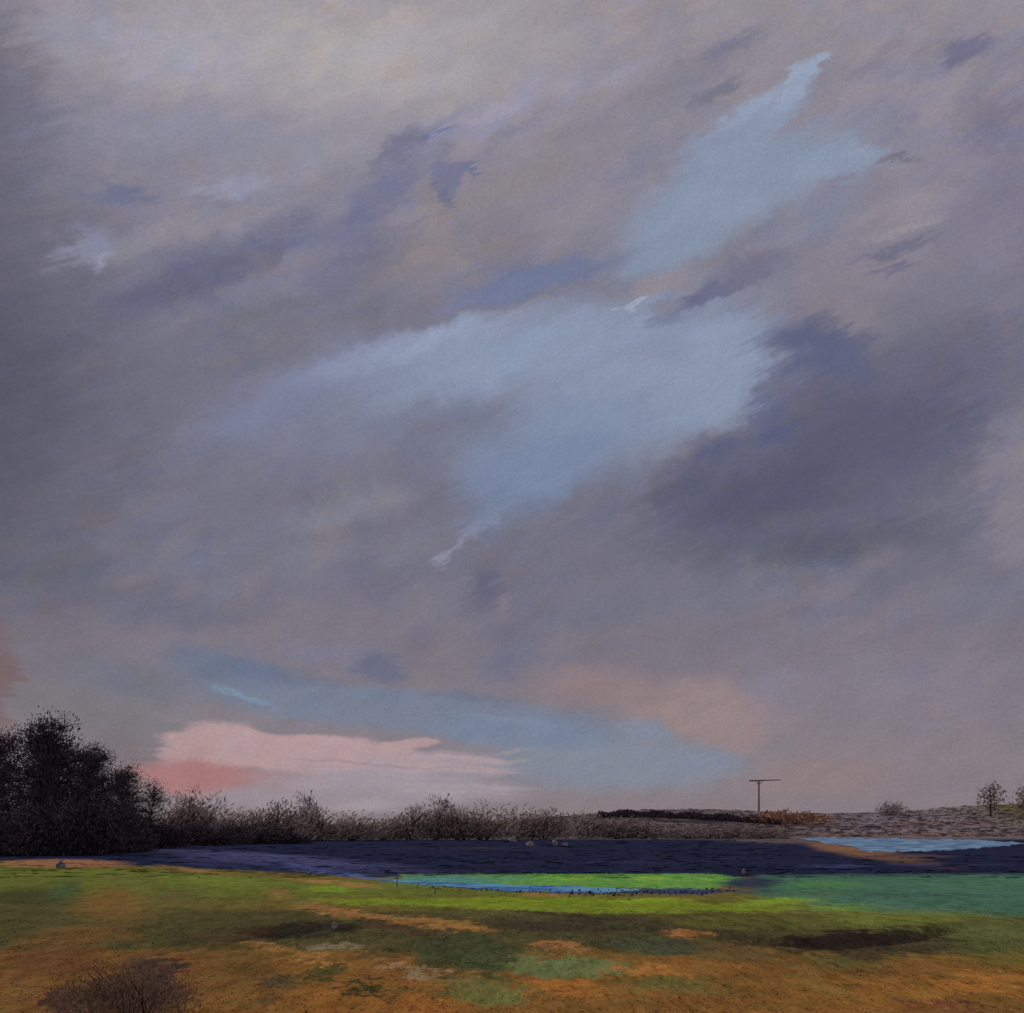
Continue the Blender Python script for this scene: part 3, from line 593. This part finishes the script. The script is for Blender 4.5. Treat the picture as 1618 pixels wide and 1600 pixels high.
hedge_line('hedge', [(945, 1292), (1000, 1290), (1080, 1293), (1150, 1297), (1235, 1303)], 6, 2600, 1.1, .7, dark_leaf, 'long dark hedge running across the brown slope', 'hedge', seed=5)

# ------------------------------------------------------------------ T-shaped pole on the slope
wood_m, wt, wb = new_mat('weathered_wood')
wpos = wt.new('ShaderNodeTexCoord').outputs['Object']
wt.l.new(wt.mix(wt.noise(wt.vmath('MULTIPLY', wpos, (6, 6, .8)), 2.0, 4.0, .6), (.13, .10, .095), (.25, .20, .185)), wb.inputs['Base Color'])
p = stand(1199, 1281); s = size_at(1, p)
pole = empty('pole', p); tag(pole, 'dark T-shaped wooden pole standing on the brown slope', 'pole')
tv, tf = [], []
tube(tv, tf, Vector((0, 0, -.5)), Vector((.1 * s, 0, 50 * s)), 1.5 * s, 1.2 * s, 8); mesh_obj('post', tv, tf, wood_m, pole, True)
tv, tf = [], []
tube(tv, tf, Vector((-15 * s, -.4, 48.5 * s)), Vector((34 * s, -.4, 50 * s)), 1.2 * s, .7 * s, 6); mesh_obj('crossarm', tv, tf, wood_m, pole, True)
for sgn in (-1, 1):
    tv, tf = [], []
    tube(tv, tf, Vector((0, -.3, 43 * s)), Vector((sgn * 6 * s, -.3, 48.5 * s)), .5 * s, .5 * s, 5); mesh_obj('brace', tv, tf, wood_m, pole, True)

# ------------------------------------------------------------------ small post by the stream
p = stand(627, 1401); s = size_at(1, p)
post = empty('marker_post', p); tag(post, 'thin dark post standing where the stream turns turquoise', 'post')
tv, tf = [], []; tube(tv, tf, Vector((0, 0, -.2)), Vector((.03, 0, 17 * s)), 1.1 * s, .9 * s, 6); mesh_obj('upright', tv, tf, wood_m, post, True)
tv, tf = [], []; tube(tv, tf, Vector((-4 * s, -.03, 13 * s)), Vector((4 * s, -.03, 14 * s)), .8 * s, .6 * s, 6); mesh_obj('rail', tv, tf, wood_m, post, True)

# ------------------------------------------------------------------ stones
def stone_mat(name, a, b):
    m, t, bb = new_mat(name)
    pp = t.new('ShaderNodeTexCoord').outputs['Object']
    t.l.new(t.mix(t.rng(t.noise(pp, 2.5, 5.0, .65), .4, .62), a, b), bb.inputs['Base Color'])
    return m
pale_stone = stone_mat('pale_stone', (.20, .19, .18), (.48, .45, .42))
rosy_stone = stone_mat('rosy_stone', (.25, .16, .14), (.5, .36, .32))
slate_stone = stone_mat('slate_stone', (.05, .05, .06), (.30, .34, .40))
def stone(px, pb, wp, hp, mat, label, seed, group=None):
    import bmesh
    p = stand(px, pb); a = size_at(wp, p) / 2; h = size_at(hp, p)
    b = bmesh.new(); bmesh.ops.create_icosphere(b, subdivisions=3, radius=1)
    for v in b.verts:
        n = 1 + .28 * mnoise.noise(v.co * 1.3 + Vector((seed * 7.1, 0, 0))) + .12 * mnoise.noise(v.co * 3.4 + Vector((0, seed * 3.3, 0)))
        v.co = Vector((v.co.x * a * n, v.co.y * a * .8 * n, (v.co.z * .62 + .38) * h * n))
    me = bpy.data.meshes.new('stone'); b.to_mesh(me); b.free(); me.materials.append(mat)
    me.polygons.foreach_set('use_smooth', [True] * len(me.polygons))
    o = bpy.data.objects.new('stone', me); COL.objects.link(o); o.location = p
    return tag(o, label, 'stone', group)
G = 'pale stones along the far bank'
stone(811, 1330, 11, 9, pale_stone, 'pale stone under the scrub row, first of four and highest up the bank', 1, G)
stone(838, 1338, 13, 9, pale_stone, 'largest of the four pale stones at the edge of the dark moor', 2, G)
stone(877, 1335, 8, 8, pale_stone, 'whitest small pale stone below the flat-topped bush', 3, G)
stone(893, 1337, 9, 6, pale_stone, 'low pale stone at the end of the four below the scrub row', 4, G)
stone(1243, 1325, 9, 8, rosy_stone, 'pinkish stone at the tip of the blue lake', 5)
stone(1175, 1381, 6, 8, pale_stone, 'small white stone on the dark moor above the bright green turf', 6)
stone(96, 1371, 15, 10, slate_stone, 'dark grey stone with a pale top on the orange bank under the trees', 7)
stone(529, 1467, 9, 10, pale_stone, 'pale grey stone on the dark peat patch in the near grass', 8)

# ------------------------------------------------------------------ near shrub, brown and low
p = stand(228, 1612)
plant('dead_shrub', p, scrub_meshes(92, size_at(104, p), size_at(280, p), 5200, .075, .012, .10), dark_bark, peat_leaf, 'dark brown dead shrub in the near corner on orange grass', 'shrub', None, 'stems', 'foliage')

# ------------------------------------------------------------------ ground cover: grass, heather, reeds
rng = np.random.default_rng(4)
def blades(name, xy, hgt, wid, mat, lean=.5, pale=1.0):
    n = len(xy); z = height(xy[:, 0], xy[:, 1]) - .01
    a = rng.uniform(0, np.pi, n); ca, sa = np.cos(a), np.sin(a)
    lx = rng.normal(.15, lean, n) * hgt; ly = rng.normal(0, lean, n) * hgt
    v = np.zeros((n, 5, 3))
    base = np.column_stack((xy, z))
    for j, (t, ww) in enumerate(((0, -.5), (0, .5), (.55, .42), (1, 0), (.55, -.42))):
        v[:, j, 0] = base[:, 0] + ca * ww * wid + lx * t * t
        v[:, j, 1] = base[:, 1] + sa * ww * wid + ly * t * t
        v[:, j, 2] = base[:, 2] + hgt * t * (1 - .15 * t)
    me = bpy.data.meshes.new(name)
    me.vertices.add(n * 5); me.vertices.foreach_set('co', v.ravel())
    me.loops.add(n * 5); me.loops.foreach_set('vertex_index', np.arange(n * 5, dtype=np.int32))
    me.polygons.add(n); me.polygons.foreach_set('loop_start', np.arange(0, n * 5, 5, dtype=np.int32))
    me.update(calc_edges=True); me.materials.append(mat)
    at_ = me.attributes.new('tone', 'FLOAT', 'POINT'); at_.data.foreach_set('value', np.repeat(rng.uniform(.25, 1.0, n) * pale, 5))
    o = bpy.data.objects.new(name, me); COL.objects.link(o); return o
N = 60000
py_ = 1412 + (1640 - 1412) * rng.random(N) ** .9
px_ = rng.uniform(-160, 1780, N)
D_ = EYE * FPX / (py_ - HORIZON); X_ = (px_ - W / 2) / FPX * D_
cl = np.sin(X_ * 2.1 + np.sin(D_ * 1.3)) * np.sin(D_ * .9 + 1.7 * np.sin(X_ * .8)) + rng.normal(0, .5, N)
keep = cl > -.55
X_, D_, py_ = X_[keep], D_[keep], py_[keep]
g = blades('grass', np.column_stack((X_, D_)), rng.uniform(.012, .045, len(X_)) * (1 + .3 * (D_ > 30)), rng.uniform(.012, .04, len(X_)), gm, 1.3)
tag(g, 'short tussocky grass over the near bank', 'grass', kind='stuff')
N = 2500
px_ = rng.uniform(-160, 1780, N); py_ = 1327 + 60 * rng.random(N); D_ = EYE * FPX / (py_ - HORIZON)
ok = ~((py_ > 1387) & (px_ > 590) & (px_ < 1160)) & ~((py_ < 1350) & (px_ > 1255))
g2 = blades('rough_grass', np.column_stack(((px_ - W / 2) / FPX * D_, D_))[ok], (rng.uniform(.01, .05, N) * (1 + D_ / 70))[ok], (rng.uniform(.2, 1.2, N) * (1 + D_ / 90))[ok], gm, 1.0, .35)
tag(g2, 'low rough grass lying on the dark moor', 'grass', kind='stuff')
N = 6500
px_ = rng.uniform(640, 1760, N); py_ = rng.uniform(1262, 1322, N); pts = []
_d = np.geomspace(250, 640, 500)
_px_cache = {}
for a_, b_ in zip(px_, py_):
    X = (a_ - W / 2) / FPX; Z = (HORIZON - b_) / FPX
    g_ = EYE + Z * _d - height(X * _d, _d); k = int(np.argmax(g_ < 0))
    if g_[k] < 0 and _d[k] < RIDGE_D + 10: pts.append((X * _d[k], _d[k]))
pts = np.array(pts)
h_ = blades('heather', pts, rng.uniform(.12, .5, len(pts)), rng.uniform(1.0, 4.5, len(pts)), heath_leaf, 1.2)
tag(h_, 'brown and mauve heather scattered over the far slope', 'heather', kind='stuff')
N = 160
px_ = np.concatenate((rng.uniform(900, 1160, N), rng.uniform(640, 900, 60))); py_ = np.interp(px_, [640, 800, 900, 1000, 1100, 1160], [1402, 1410, 1413, 1414, 1412, 1408]) + rng.normal(-1.5, 2.6, len(px_))
D_ = EYE * FPX / (py_ - HORIZON)
r_ = blades('reeds', np.column_stack(((px_ - W / 2) / FPX * D_, D_)), rng.uniform(.04, .18, len(D_)), rng.uniform(.04, .14, len(D_)), reed_leaf, .5)
tag(r_, 'short dark reeds along the near edge of the stream', 'reeds', kind='stuff')
